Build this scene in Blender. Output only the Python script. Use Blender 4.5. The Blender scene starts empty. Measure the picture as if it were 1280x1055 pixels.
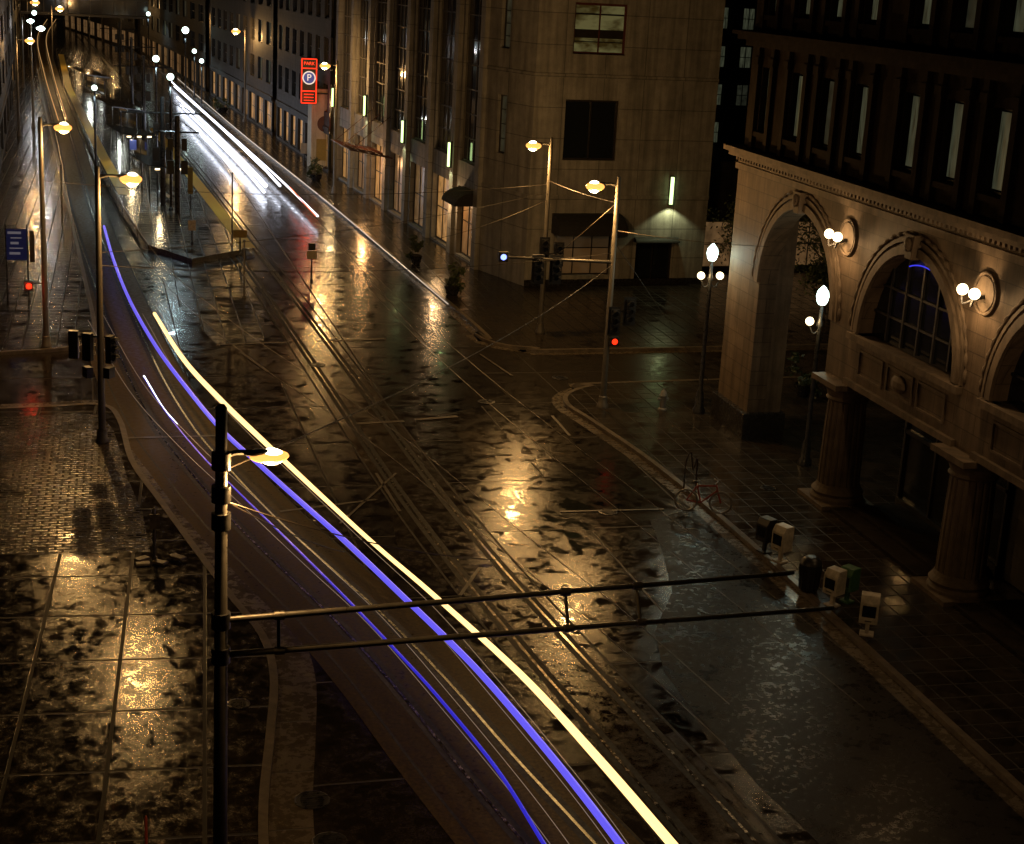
import bpy, math, random
from mathutils import Vector, Matrix
from mathutils.geometry import tessellate_polygon
random.seed(7)
D=bpy.data; SC=bpy.context.scene; COL=SC.collection
# ---------------- survey: sight lines of the photograph, intersected with real planes ----------------
F=1960.0; TH=math.radians(15.8); RO=math.radians(3.15); YA=math.radians(14.4); CH=18.5
ct,st=math.cos(TH),math.sin(TH); cr,sr=math.cos(RO),math.sin(RO); cy,sy=math.cos(YA),math.sin(YA)
def ray(u,v):
    dx=u-640; dy=527.5-v
    a=dx*cr-dy*sr; b=dx*sr+dy*cr
    fw=F*ct+b*st; up=b*ct-F*st
    return Vector((a*cy+fw*sy, fw*cy-a*sy, up))
def P(u,v,z=0.0):
    r=ray(u,v); t=(z-CH)/r.z
    return Vector((r.x*t,r.y*t,z))
def onwall(u,v,p0,p1):
    """ (s,z) on vertical plane through p0->p1 """
    r=ray(u,v); d=Vector((p1[0]-p0[0],p1[1]-p0[1])).normalized(); n=Vector((-d.y,d.x))
    t=(p0[0]*n.x+p0[1]*n.y)/(r.x*n.x+r.y*n.y)
    x,y=r.x*t,r.y*t
    return ((x-p0[0])*d.x+(y-p0[1])*d.y, CH+r.z*t)
def smooth(pts,n=8):
    out=[]; p=[pts[0]*2-pts[1]]+pts+[pts[-1]*2-pts[-2]]
    for i in range(1,len(p)-2):
        for k in range(n):
            t=k/n; a,b,c,d=p[i-1],p[i],p[i+1],p[i+2]
            out.append(0.5*((2*b)+(c-a)*t+(2*a-5*b+4*c-d)*t*t+(3*b-a-3*c+d)*t**3))
    out.append(pts[-1]); return out
# ---------------- materials ----------------
def newmat(name):
    m=D.materials.new(name); m.use_nodes=True; nt=m.node_tree
    return m,nt,nt.nodes['Principled BSDF']
def coords(nt,wall=False,scale=(1,1,1),rot=0):
    g=nt.nodes.new('ShaderNodeNewGeometry')
    src=g.outputs['Position']
    if wall:
        s=nt.nodes.new('ShaderNodeSeparateXYZ'); nt.links.new(src,s.inputs[0])
        a=nt.nodes.new('ShaderNodeMath'); a.operation='ADD'
        nt.links.new(s.outputs[0],a.inputs[0]); nt.links.new(s.outputs[1],a.inputs[1])
        c=nt.nodes.new('ShaderNodeCombineXYZ'); nt.links.new(a.outputs[0],c.inputs[0]); nt.links.new(s.outputs[2],c.inputs[1])
        src=c.outputs[0]
    mp=nt.nodes.new('ShaderNodeMapping'); mp.inputs['Scale'].default_value=scale; mp.inputs['Rotation'].default_value=(0,0,rot)
    nt.links.new(src,mp.inputs[0]); return mp.outputs[0]
def noise(nt,vec,scale,detail=4,rough=.6,dist=0):
    n=nt.nodes.new('ShaderNodeTexNoise'); n.inputs['Scale'].default_value=scale
    n.inputs['Detail'].default_value=detail; n.inputs['Roughness'].default_value=rough; n.inputs['Distortion'].default_value=dist
    nt.links.new(vec,n.inputs['Vector']); return n.outputs['Fac']
def ramp(nt,fac,stops):
    r=nt.nodes.new('ShaderNodeValToRGB'); e=r.color_ramp.elements
    while len(e)<len(stops): e.new(.5)
    for i,(p,c) in enumerate(stops):
        e[i].position=p; e[i].color=(c,c,c,1) if not isinstance(c,tuple) else (*c,1)
    nt.links.new(fac,r.inputs[0]); return r.outputs[0]
def mixc(nt,fac,a,b,mode='MIX'):
    m=nt.nodes.new('ShaderNodeMix'); m.data_type='RGBA'; m.blend_type=mode
    for s,v in ((0,fac),(6,a),(7,b)):
        if isinstance(v,(int,float)): m.inputs[s].default_value=v if s==0 else (v,v,v,1)
        elif isinstance(v,tuple): m.inputs[s].default_value=(*v,1)
        else: nt.links.new(v,m.inputs[s])
    return m.outputs[2]
def bump(nt,bs,h,strength,dist=.02):
    b=nt.nodes.new('ShaderNodeBump'); b.inputs['Strength'].default_value=strength; b.inputs['Distance'].default_value=dist
    nt.links.new(h,b.inputs['Height']); nt.links.new(b.outputs[0],bs.inputs['Normal'])
def brick(nt,vec,w,h,mortar,offset=.5,c1=1.0,c2=.8,cm=.2):
    b=nt.nodes.new('ShaderNodeTexBrick'); b.offset=offset
    b.inputs['Scale'].default_value=1; b.inputs['Brick Width'].default_value=w; b.inputs['Row Height'].default_value=h
    b.inputs['Mortar Size'].default_value=mortar; b.inputs['Mortar Smooth'].default_value=.3
    b.inputs['Color1'].default_value=(c1,)*3+(1,); b.inputs['Color2'].default_value=(c2,)*3+(1,); b.inputs['Mortar'].default_value=(cm,)*3+(1,)
    nt.links.new(vec,b.inputs['Vector']); return b.outputs['Color'],b.outputs['Fac']
def wet(name,dark,light,pave=None,r0=.05,r1=.24,pud=.45,ps=.35,rot=0,aniso=(1,1,1),bs_=.35,fine=22,soft=.08,ior=1.37):
    """wet surface: n1 splits standing-water film from damp rough surface"""
    m,nt,b=newmat(name)
    v=coords(nt,rot=rot); va=coords(nt,scale=aniso,rot=rot) if aniso!=(1,1,1) else v
    n1=noise(nt,va,ps,6,.7,.3); n2=noise(nt,v,fine,3,.65); n4=noise(nt,v,4.5,3,.6)
    mask=ramp(nt,n1,[(pud-soft,0.0),(pud+soft,1.0)])
    col=mixc(nt,mask,dark,light)
    col=mixc(nt,.7,col,ramp(nt,n2,[(.3,.5),(.7,1.3)]),'MULTIPLY')
    col=mixc(nt,.5,col,ramp(nt,n4,[(.35,.55),(.65,1.2)]),'MULTIPLY')
    rg=ramp(nt,n1,[(pud-soft,r0),(pud+soft,r1)])
    rg=mixc(nt,.6,rg,ramp(nt,n4,[(.35,.4),(.65,1.4)]),'MULTIPLY')
    hgt=mixc(nt,mixc(nt,mask,.1,.8),0.5,n2)
    hgt=mixc(nt,.2,hgt,n4)
    if pave:
        bc,bf=brick(nt,v,*pave)
        col=mixc(nt,1.0,col,bc,'MULTIPLY')
        hgt=mixc(nt,bf,hgt,-.3)
        rg=mixc(nt,bf,rg,.6)
    nt.links.new(col,b.inputs['Base Color']); nt.links.new(rg,b.inputs['Roughness'])
    b.inputs['IOR'].default_value=ior
    bump(nt,b,hgt,bs_,.025); return m
def stone(name,c1,c2,pw=None,rough=.7,sc=1.2,bs_=.2,ior=1.45):
    m,nt,b=newmat(name); v=coords(nt,wall=True); g=nt.nodes.new('ShaderNodeNewGeometry')
    n=noise(nt,g.outputs['Position'],sc,5,.65); n2=noise(nt,g.outputs['Position'],25,2)
    col=mixc(nt,ramp(nt,n,[(.3,0.0),(.7,1.0)]),c1,c2)
    col=mixc(nt,.35,col,ramp(nt,n2,[(.3,.6),(.7,1.2)]),'MULTIPLY')
    vs=coords(nt,wall=True,scale=(1.5,.08,1)); col=mixc(nt,.7,col,ramp(nt,noise(nt,vs,1.5,4),[(.35,.45),(.6,1.1)]),'MULTIPLY')
    h=n2
    if pw:
        bc,bf=brick(nt,v,*pw); col=mixc(nt,1.0,col,bc,'MULTIPLY'); h=mixc(nt,bf,n2,0.0)
    nt.links.new(col,b.inputs['Base Color']); b.inputs['Roughness'].default_value=rough; b.inputs['IOR'].default_value=ior
    bump(nt,b,h,bs_,.02); return m
def plain(name,c,rough=.5,metal=0.0,var=.3):
    m,nt,b=newmat(name); g=nt.nodes.new('ShaderNodeNewGeometry')
    n=noise(nt,g.outputs['Position'],6,3)
    col=mixc(nt,var,c,ramp(nt,n,[(.3,.35),(.7,1.3)]),'MULTIPLY')
    nt.links.new(col,b.inputs['Base Color']); nt.links.new(ramp(nt,n,[(.3,max(.05,rough-.12)),(.7,min(1,rough+.15))]),b.inputs['Roughness'])
    b.inputs['Metallic'].default_value=metal; return m
def emit(name,c,s,var=0.0,vs=.8,aniso=(1,1,1)):
    m,nt,b=newmat(name); b.inputs['Base Color'].default_value=(*[x*.3 for x in c],1); b.inputs['Emission Color'].default_value=(*c,1)
    b.inputs['Emission Strength'].default_value=s; b.inputs['Roughness'].default_value=.3
    if var:
        n=noise(nt,coords(nt,scale=aniso),vs,4)
        nt.links.new(mixc(nt,1.0,c,ramp(nt,n,[(.5-var*.3,.08),(.5+var*.25,1.2)]),'MULTIPLY'),b.inputs['Emission Color'])
        m.cycles.emission_sampling='NONE'
    return m
def glass(name,c=(.01,.012,.015),rough=.06):
    m,nt,b=newmat(name); b.inputs['Base Color'].default_value=(*c,1); b.inputs['Roughness'].default_value=rough
    g=nt.nodes.new('ShaderNodeNewGeometry'); bump(nt,b,noise(nt,g.outputs['Position'],.7,2),.06,.05); return m

M={}
M['ground']=wet('wet_dark_ground',(.015,.013,.012),(.03,.026,.022))
M['road']=wet('wet_asphalt',(.02,.016,.012),(.032,.025,.018),r0=.045,r1=.2,ps=1.3,bs_=.3,pave=(4.2,5.5,.04,.0,1.0,.8,.4),rot=-.02,soft=.06,ior=1.35)
M['lane']=wet('resurfaced_asphalt_lane',(.013,.0105,.008),(.021,.017,.013),r0=.22,r1=.42,ps=.8,bs_=.5,soft=.15,ior=1.16)
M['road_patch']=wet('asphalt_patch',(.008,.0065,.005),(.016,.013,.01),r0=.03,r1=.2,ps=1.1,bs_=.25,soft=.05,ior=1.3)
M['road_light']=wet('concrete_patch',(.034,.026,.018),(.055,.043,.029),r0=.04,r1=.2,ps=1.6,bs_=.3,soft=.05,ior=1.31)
M['gutter']=wet('concrete_gutter',(.075,.06,.042),(.12,.096,.068),r0=.14,r1=.36,ps=.8,bs_=.3,soft=.15,pave=(60,2.6,.03,.0,1.0,.85,.3))
M['track']=wet('track_concrete',(.06,.042,.018),(.095,.067,.028),r0=.34,r1=.5,ps=.3,aniso=(2.5,.3,1),rot=.3,bs_=.1,fine=9,soft=.2,ior=1.14)  # paler streaked tone in the concrete stands in for the passing tram's blur
M['slab']=wet('slab_paving',(.018,.014,.009),(.04,.03,.019),pave=(2.25,3.1,.055,0.0,1.0,.7,.08),r0=.06,r1=.27,pud=.5,ps=2.6,aniso=(1,.7,1),bs_=.34,rot=.05,soft=.14,ior=1.32)
M['brickpave']=wet('brick_paving',(.022,.016,.011),(.04,.028,.019),pave=(.5,.25,.045,.5,1.0,.5,.08),r0=.08,r1=.26,ps=.7,bs_=.6,ior=1.33)
M['sidewalk']=wet('sidewalk_paving',(.018,.014,.01),(.036,.028,.02),pave=(.8,.8,.025,0.0,1.0,.8,.4),r0=.05,r1=.22,ps=.9,bs_=.35)
M['platform']=wet('platform_paving',(.035,.035,.032),(.1,.1,.09),pave=(1.0,1.0,.03,0.0,1.0,.8,.3),r0=.05,r1=.22,ps=.8,bs_=.4)
M['kerb']=stone('granite_kerb',(.09,.075,.057),(.19,.155,.118),rough=.3,sc=3)
M['rail']=plain('rail_steel',(.45,.4,.33),.18,1.0)
M['groove']=plain('rail_groove',(.004,.0035,.003),.6)
M['paint']=plain('worn_white_paint',(.11,.092,.07),.4,0,.95)
M['tactile']=plain('yellow_tactile',(.75,.52,.05),.4,0,.4)
M['pole']=plain('galvanised_pole',(.09,.085,.078),.38,.5)
M['darkpole']=plain('dark_painted_steel',(.03,.03,.032),.3,.3)
M['tanpole']=plain('weathered_pole',(.12,.108,.09),.5,.2)
M['black']=plain('black_housing',(.012,.012,.013),.4)
M['wire']=plain('wire_copper',(.05,.042,.035),.45,.6)
M['stoneA']=stone('pale_panel_stone',(.2,.19,.175),(.31,.297,.272),pw=(2.9,1.85,.03,.0,1.0,.9,.45))
M['stoneR']=stone('carved_brownstone',(.08,.056,.038),(.142,.103,.07),pw=(1.3,.62,.02,.5,1.0,.85,.5),sc=.8,ior=1.3)
M['stoneRp']=stone('smooth_brownstone',(.085,.062,.044),(.15,.112,.078),sc=1.5,ior=1.3)
M['stoneU']=stone('shade_dark_stone',(.013,.0095,.007),(.028,.0205,.015),sc=1.5,rough=.9,ior=1.15)  # stone darkened in colour to stand in for the unlit upper floors
M['stoneDark']=stone('dark_masonry',(.03,.026,.022),(.06,.052,.045),pw=(.9,.4,.02,.5,1.0,.8,.5))
M['darkstone']=plain('polished_dark_granite',(.02,.018,.017),.25)
M['redframe']=plain('red_brown_frame',(.08,.02,.013),.45)
M['frame']=plain('bronze_frame',(.04,.034,.028),.4,.5)
M['glass']=glass('dark_glass'); M['glass2']=glass('greyish_glass',(.02,.02,.02),.1)
M['awning']=plain('dark_canvas',(.012,.011,.011),.8)
M['sodium']=emit('sodium_lens',(1,.42,.09),1.8)
M['bulb']=emit('hot_lamp_bulb',(1,.85,.55),14)
M['coolwhite']=emit('cool_white_globe',(.76,1,.9),6)
M['amber']=emit('amber_globe',(1,.76,.42),5)
M['tube']=emit('fluorescent_tube',(.7,1,.4),2.4)
M['roomgreen']=emit('lit_room_green',(.42,.4,.16),.14,.3,.5,(1,1,2.5))
M['curtain']=emit('lit_curtain',(.42,.46,.28),.085,.6,4,(3,3,.3))
M['curtaindim']=emit('dim_curtain',(.35,.37,.24),.045,.9,2.5)
M['shop']=emit('warm_shop_interior',(1,.5,.15),.42,1.0,1.1)
M['shopdim']=emit('dim_shop_interior',(1,.55,.22),.12,1.0,1.3)
M['display']=emit('shop_display',(.9,.65,.35),.02,1.0,1.6)
M['neonred']=emit('red_neon',(1,.035,.01),1.8)
M['neonblue']=emit('blue_neon',(.06,.06,1),.8)
M['signface']=emit('lit_sign_face',(.9,.75,.6),1.0)
M['redlight']=emit('red_signal',(1,.025,.005),2.5)
M['bluewhite']=emit('blue_white_signal',(.22,.3,1),3)
M['dim']=emit('dim_display',(.1,.16,.6),.3)
M['trailyellow']=emit('warm_light_trail',(1,.66,.25),2.0)
M['trailblue']=emit('blue_light_trail',(.15,.12,1),.9)
M['trailthin']=emit('faint_blue_trail',(.05,.04,1),.5)
M['trailpale']=emit('pale_light_trail',(.8,.6,.42),.22)
M['trailkerb']=emit('kerb_light_trail',(.9,.75,.6),.6)
M['trailwhite']=emit('white_light_trail',(.8,.85,1),4.5)
M['railshine']=emit('golden_rail_shine',(1,.55,.2),.55)  # glow colour for the reflections along the far rails
M['trailred']=emit('red_light_trail',(1,.15,.05),1.5)
M['leaf']=plain('foliage',(.05,.065,.025),.45,0,.6)
M['bark']=plain('bark',(.06,.045,.035),.85)
M['whitebox']=plain('cream_enamel',(.5,.45,.37),.4,0,.6)
M['greenbox']=plain('green_enamel',(.04,.12,.05),.4)
M['redpaint']=plain('dark_red_paint',(.32,.06,.035),.35)
M['tyre']=plain('grey_rubber_and_iron',(.17,.165,.16),.35)
M['darkred']=plain('dark_iron_paint',(.03,.02,.016),.35)
M['bluesign']=emit('blue_sign_panel',(.03,.05,.28),.05)
M['signwhite']=emit('sign_white_lettering',(.6,.65,.9),.08)  # faint glow put into the lettering so it shows
M['yellowsign']=plain('yellow_panel',(.25,.17,.04),.5)
M['beige']=stone('beige_lit_panel',(.4,.33,.24),(.5,.42,.3),sc=2)

# ---------------- mesh builder ----------------
class MB:
    def __init__(s,T=None): s.v=[]; s.f=[]; s.T=T or Matrix.Identity(4)
    def add(s,vs,fs):
        o=len(s.v); s.v+= [tuple(s.T@Vector(p)) for p in vs]; s.f+=[tuple(o+i for i in f) for f in fs]; return s
    def box(s,c,d,rz=0):
        x,y,z=[k/2 for k in d]; R=Matrix.Rotation(rz,3,'Z'); c=Vector(c)
        vs=[c+R@Vector((i*x,j*y,k*z)) for k in(-1,1) for j in(-1,1) for i in(-1,1)]
        return s.add(vs,[(0,2,3,1),(4,5,7,6),(0,1,5,4),(2,6,7,3),(0,4,6,2),(1,3,7,5)])
    def bb(s,x0,x1,y0,y1,z0,z1): return s.box(((x0+x1)/2,(y0+y1)/2,(z0+z1)/2),(abs(x1-x0),abs(y1-y0),abs(z1-z0)))
    def cyl(s,p,q,r0,r1=None,n=12,caps=True):
        r1=r0 if r1 is None else r1; p=Vector(p);q=Vector(q); d=(q-p).normalized()
        a=d.orthogonal().normalized(); b=d.cross(a); vs=[]
        for c,r in((p,r0),(q,r1)):
            for i in range(n):
                t=2*math.pi*i/n; vs.append(c+(a*math.cos(t)+b*math.sin(t))*r)
        fs=[(i,(i+1)%n,n+(i+1)%n,n+i) for i in range(n)]
        if caps: fs+=[tuple(range(n-1,-1,-1)),tuple(range(n,2*n))]
        return s.add(vs,fs)
    def lathe(s,c,prof,n=14):
        vs=[];c=Vector(c)
        for r,z in prof:
            for i in range(n): t=2*math.pi*i/n; vs.append(c+Vector((r*math.cos(t),r*math.sin(t),z)))
        fs=[]
        for k in range(len(prof)-1):
            for i in range(n): fs.append((k*n+i,k*n+(i+1)%n,(k+1)*n+(i+1)%n,(k+1)*n+i))
        fs+=[tuple(range(n-1,-1,-1)),tuple(range((len(prof)-1)*n,len(prof)*n))]
        return s.add(vs,fs)
    def ball(s,c,r,n=12):
        rx,ry,rz=r if isinstance(r,tuple) else (r,r,r); k=n//2; vs=[];c=Vector(c)
        for j in range(1,k):
            ph=math.pi*j/k
            for i in range(n): t=2*math.pi*i/n; vs.append(c+Vector((rx*math.sin(ph)*math.cos(t),ry*math.sin(ph)*math.sin(t),rz*math.cos(ph))))
        vs+= [c+Vector((0,0,rz)),c-Vector((0,0,rz))]; fs=[]
        for j in range(k-2):
            for i in range(n): fs.append((j*n+i,(j+1)*n+i,(j+1)*n+(i+1)%n,j*n+(i+1)%n))
        a=len(vs)-2
        for i in range(n): fs.append((a,i,(i+1)%n)); fs.append((a+1,(k-2)*n+(i+1)%n,(k-2)*n+i))
        return s.add(vs,fs)
    def tube(s,path,r,n=8):
        vs=[];m=len(path)
        for i,p in enumerate(path):
            d=(path[min(i+1,m-1)]-path[max(i-1,0)]).normalized()
            a=d.cross(Vector((0,0,1))); a=a.normalized() if a.length>1e-4 else Vector((1,0,0)); b=a.cross(d)
            rr=r(i/(m-1)) if callable(r) else r
            for k in range(n): t=2*math.pi*k/n; vs.append(p+(a*math.cos(t)+b*math.sin(t))*rr)
        fs=[(i*n+k,i*n+(k+1)%n,(i+1)*n+(k+1)%n,(i+1)*n+k) for i in range(m-1) for k in range(n)]
        fs+=[tuple(range(n)),tuple(range((m-1)*n,m*n))]
        return s.add(vs,fs)
    def ribbon(s,path,off,w,z0,z1=None):
        L=[];R=[];m=len(path)
        for i,p in enumerate(path):
            d=(path[min(i+1,m-1)]-path[max(i-1,0)]); d=Vector((d.x,d.y,0)).normalized(); nrm=Vector((d.y,-d.x,0))
            L.append(p+nrm*(off-w/2)); R.append(p+nrm*(off+w/2))
        vs=[];z1=z0 if z1 is None else z1
        for a,b in zip(L,R): vs+=[(a.x,a.y,z1),(b.x,b.y,z1)]
        fs=[(2*i,2*i+1,2*i+3,2*i+2) for i in range(m-1)]
        if z1!=z0:
            o=len(vs)
            for a,b in zip(L,R): vs+=[(a.x,a.y,z0),(b.x,b.y,z0)]
            for i in range(m-1): fs+=[(o+2*i,2*i,2*i+2,o+2*i+2),(2*i+1,o+2*i+1,o+2*i+3,2*i+3)]
        return s.add(vs,fs)
    def prism(s,poly,z0,z1=None):
        pv=[Vector((p[0],p[1],0)) for p in poly]; n=len(pv); zt=z0 if z1 is None else z1
        area=sum(pv[i].x*pv[(i+1)%n].y-pv[(i+1)%n].x*pv[i].y for i in range(n))
        if area<0: pv.reverse()
        tr=tessellate_polygon([pv]); o=len(s.v)
        vs=[(p.x,p.y,zt) for p in pv]; fs=[]
        for t in tr:
            a,b,c=[pv[i] for i in t]
            fs.append(tuple(t) if (b-a).cross(c-a).z>0 else tuple(reversed(t)))
        if z1 is not None:
            vs+=[(p.x,p.y,z0) for p in pv]; fs+=[(n+i,n+(i+1)%n,(i+1)%n,i) for i in range(n)]
        return s.add(vs,fs)
    def wall(s,L,H,ops,d=.35,z0=0):
        xs=sorted({0,L,*[o[0] for o in ops],*[o[1] for o in ops]}); zs=sorted({z0,H,*[o[2] for o in ops],*[o[3] for o in ops]})
        for i in range(len(xs)-1):
            for k in range(len(zs)-1):
                cx=(xs[i]+xs[i+1])/2; cz=(zs[k]+zs[k+1])/2
                if any(o[0]<cx<o[1] and o[2]<cz<o[3] for o in ops): continue
                s.add([(xs[i],0,zs[k]),(xs[i+1],0,zs[k]),(xs[i+1],0,zs[k+1]),(xs[i],0,zs[k+1])],[(0,1,2,3)])
        for a,b,c,e in ops:
            s.add([(a,0,c),(b,0,c),(b,0,e),(a,0,e),(a,d,c),(b,d,c),(b,d,e),(a,d,e)],[(0,4,5,1),(3,2,6,7),(0,3,7,4),(1,5,6,2)])
        return s
    def obj(s,name,mat,parent=None,sm=False,bev=0,world=False,kind=None,label=None):
        vs=s.v
        if world and parent is not None:
            r=parent
            while r.parent: r=r.parent
            o=r.location; vs=[(a-o.x,b-o.y,c-o.z) for a,b,c in vs]
        me=D.meshes.new(name); me.from_pydata(vs,[],s.f); me.update()
        me.materials.append(M[mat] if isinstance(mat,str) else mat)
        if sm:
            for p in me.polygons: p.use_smooth=True
            try: me.set_sharp_from_angle(angle=math.radians(40))
            except Exception: pass
        ob=D.objects.new(name,me); COL.objects.link(ob)
        if parent is not None: ob.parent=parent
        if bev:
            b=ob.modifiers.new('bevel','BEVEL'); b.width=bev; b.segments=2; b.limit_method='ANGLE'
        if kind: ob['kind']=kind
        if label: ob['label']=label
        return ob
def thing(name,label,cat,loc=(0,0,0),rz=0,group=None):
    e=D.objects.new(name,None); e.empty_display_size=.3; e.location=loc; e.rotation_euler=(0,0,rz); COL.objects.link(e)
    e['label']=label; e['category']=cat
    if group: e['group']=group
    return e
def tag(o,label,cat,group=None):
    o['label']=label;o['category']=cat
    if group:o['group']=group
    return o
def light(name,loc,power,color,r=.15,parent=None,spot=None):
    l=D.lights.new(name,'SPOT' if spot else 'POINT'); l.energy=power; l.color=color; l.shadow_soft_size=r
    if spot: l.spot_size=math.radians(spot); l.spot_blend=.35
    o=D.objects.new(name,l); o.location=loc; COL.objects.link(o)
    if parent: o.parent=parent
    return o
def frameT(p0,p1,z=0):
    d=Vector((p1[0]-p0[0],p1[1]-p0[1],0)).normalized(); n=Vector((-d.y,d.x,0))
    return Matrix(((d.x,n.x,0,p0[0]),(d.y,n.y,0,p0[1]),(0,0,1,z),(0,0,0,1)))
SOD=(1,.55,.18); COOL=(.75,1,.85)

# ---------------- camera ----------------
R0=Vector((cy,-sy,0)); U0=Vector((sy*st,cy*st,ct)); F0=Vector((sy*ct,cy*ct,-st))
R=R0*cr+U0*sr; U=-R0*sr+U0*cr
cd=D.cameras.new('camera'); cam=D.objects.new('camera',cd); COL.objects.link(cam)
cam.matrix_world=Matrix(((R.x,U.x,-F0.x,0),(R.y,U.y,-F0.y,0),(R.z,U.z,-F0.z,CH),(0,0,0,1)))
cd.lens=36*F/1280; cd.sensor_width=36; cd.sensor_fit='HORIZONTAL'; cd.clip_end=6000; cd.clip_start=.1
SC.camera=cam
w=D.worlds.new('World'); SC.world=w; w.use_nodes=True
bg=w.node_tree.nodes['Background']; sk=w.node_tree.nodes.new('ShaderNodeTexSky'); sk.sky_type='NISHITA'; sk.sun_disc=False
sk.sun_elevation=math.radians(-4); sk.sun_rotation=math.radians(200)
mx=w.node_tree.nodes.new('ShaderNodeMix'); mx.data_type='RGBA'; mx.inputs[0].default_value=.5
mx.inputs[7].default_value=(.55,.36,.2,1); w.node_tree.links.new(sk.outputs[0],mx.inputs[6]); w.node_tree.links.new(mx.outputs[2],bg.inputs[0])
bg.inputs[1].default_value=.008
SC.view_settings.view_transform='Standard'; SC.view_settings.look='None'; SC.view_settings.exposure=0

# ---------------- ground ----------------
MB().prism([(-2500,-500),(2500,-500),(2500,4000),(-2500,4000)],-.03).obj('ground','ground',kind='structure')
MB().prism([(-60,-20),(90,-20),(90,140),(40,400),(-20,700),(-120,900),(-260,900),(-110,500),(-60,200)],0).obj('road','road',kind='structure')
def pxs(l,z=0): return [P(u,v,z) for u,v in l]
t1=smooth(pxs([(62,22),(52,45),(60,90),(80,160),(100,240),(130,320),(172,420),(215,495),(262,550),(320,610),(385,668),(450,725),(525,800),(610,895),(690,980),(760,1055),(880,1200)],1.2),8)
t1=[Vector((p.x,p.y,0)) for p in t1]
t2l=smooth(pxs([(100,40),(130,75),(165,115),(205,165),(250,220),(310,300),(365,370),(440,470),(530,592),(618,700),(715,808),(815,915),(945,1055),(1080,1200)]),8)
MB().ribbon(t1,.2,4.0,.008).obj('trackway','track',kind='structure')
MB().ribbon(t2l,.72,2.7,.008).obj('trackway','road_light',kind='structure')
for path,c,hw in((t1,0,1.75),(t2l,.72,1.32)):
    g=MB();r=MB()
    for sgn in(-1,1):
        r.ribbon(path,c+sgn*.74,.08,.008,.022); g.ribbon(path,c+sgn*.61,.17,.012); g.ribbon(path,c+sgn*.87,.16,.012); g.ribbon(path,c+sgn*hw,.08,.012)
    g.obj('rail_groove','groove',kind='structure'); r.obj('rail','rail',kind='structure')
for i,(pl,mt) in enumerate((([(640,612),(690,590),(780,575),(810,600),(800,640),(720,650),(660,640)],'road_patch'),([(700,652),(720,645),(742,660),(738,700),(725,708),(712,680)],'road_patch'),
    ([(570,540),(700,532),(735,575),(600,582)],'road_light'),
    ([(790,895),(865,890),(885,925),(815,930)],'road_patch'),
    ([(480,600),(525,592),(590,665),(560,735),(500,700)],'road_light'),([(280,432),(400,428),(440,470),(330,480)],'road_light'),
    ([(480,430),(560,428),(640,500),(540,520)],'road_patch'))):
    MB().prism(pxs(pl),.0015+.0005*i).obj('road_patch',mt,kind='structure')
MB().prism(pxs([(812,650),(880,632),(960,706),(1020,762),(1100,832),(1180,905),(1260,985),(1420,1140),(1100,1140),(1010,1040),(950,985),(900,925),(860,880),(830,840),(818,790),(840,740),(828,690)]),.0055).obj('road_lane','lane',kind='structure')
for a,b,wd in(((275,431),(365,428),.22),((395,427),(482,424),.22),((445,530),(505,527),.25),((520,525),(572,521),.25),((255,360),(330,358),.15),((470,592),(500,640),.12),((575,745),(600,710),.12),
    ((300,440),(335,465),.15),((600,443),(640,470),.12),((690,520),(712,545),.12),((160,548),(280,545),.18),((700,640),(830,637),.12),((350,640),(470,625),.14),((425,655),(495,592),.1)):
    MB().ribbon([P(*a),P(*b)],0,wd,.026).obj('road_marking','paint',kind='structure')
def sidewalk(name,poly,kpath,mat,h=.15,gut=None):
    MB().prism(poly,-.02,h).obj(name,mat,kind='structure')
    if kpath: MB().ribbon(kpath,0,.22,-.01,h+.012).obj('kerb','kerb',kind='structure')
    if gut: MB().ribbon(kpath,gut[0],gut[1],.0068).obj('gutter','gutter',kind='structure')
kl=smooth(pxs([(-40,516),(60,512),(128,510),(150,530),(165,580),(200,630),(245,692),(290,752),(328,800),(342,850),(338,920),(330,1000),(330,1080),(340,1300)]),6)
sidewalk('sidewalk',[*kl,P(-400,1300),P(-400,600),(-60,60)],kl,'slab',gut=(-.62,1.0))
MB().prism(pxs([(-60,522),(60,519),(125,517),(143,540),(160,600),(178,640),(188,690),(-60,694)],.155),.155).obj('pavement','brickpave',kind='structure')
ku=smooth(pxs([(42,60),(55,130),(72,200),(92,290),(108,360),(118,410),(112,430),(80,438),(-40,446)]),6)
sidewalk('sidewalk',[*ku,(-70,90),(-120,400),P(20,60)],ku,'sidewalk')
kr=smooth([Vector((x,y,0)) for x,y in((21.3,-20),(21.1,31),(21,46),(20.6,56),(19.8,62.7),(19.4,65.5),(19.9,67.4),(21.5,68.8),(24,69.4),(60,72),(90,74))],6)
sidewalk('sidewalk',[*kr,(90,-20)],kr,'sidewalk',gut=(-.36,.5))
kc=smooth([Vector((x,y,0)) for x,y in((-60,620),(-20,500),(-3,400),(7.9,259),(14.1,162.6),(18.5,86.1),(18.3,80),(18.9,77.6),(20.7,76.5),(24,76.2),(60,78.6),(90,80.5))],8)
sidewalk('sidewalk',[*kc,(90,200),(60,620)],kc,'sidewalk',gut=(.36,.5))
pf=pxs([(70,62),(78,105),(120,200),(150,258),(185,312),(240,330),(303,318),(240,232),(185,160),(120,70)])
MB().prism(pf,-.01,.33).obj('platform','platform',kind='structure')
MB().ribbon(pxs([(72,70),(80,112),(120,198),(146,248)]),-.6,.95,.336).obj('platform_edge','tactile',kind='structure')
MB().ribbon(pxs([(186,164),(240,236),(300,316)]),-.55,.95,.336).obj('platform_edge','tactile',kind='structure')
MB().prism(pxs([(190,318),(303,322),(330,380),(330,428),(270,430),(215,375)]),.0075).obj('pavement','platform',kind='structure')
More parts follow.
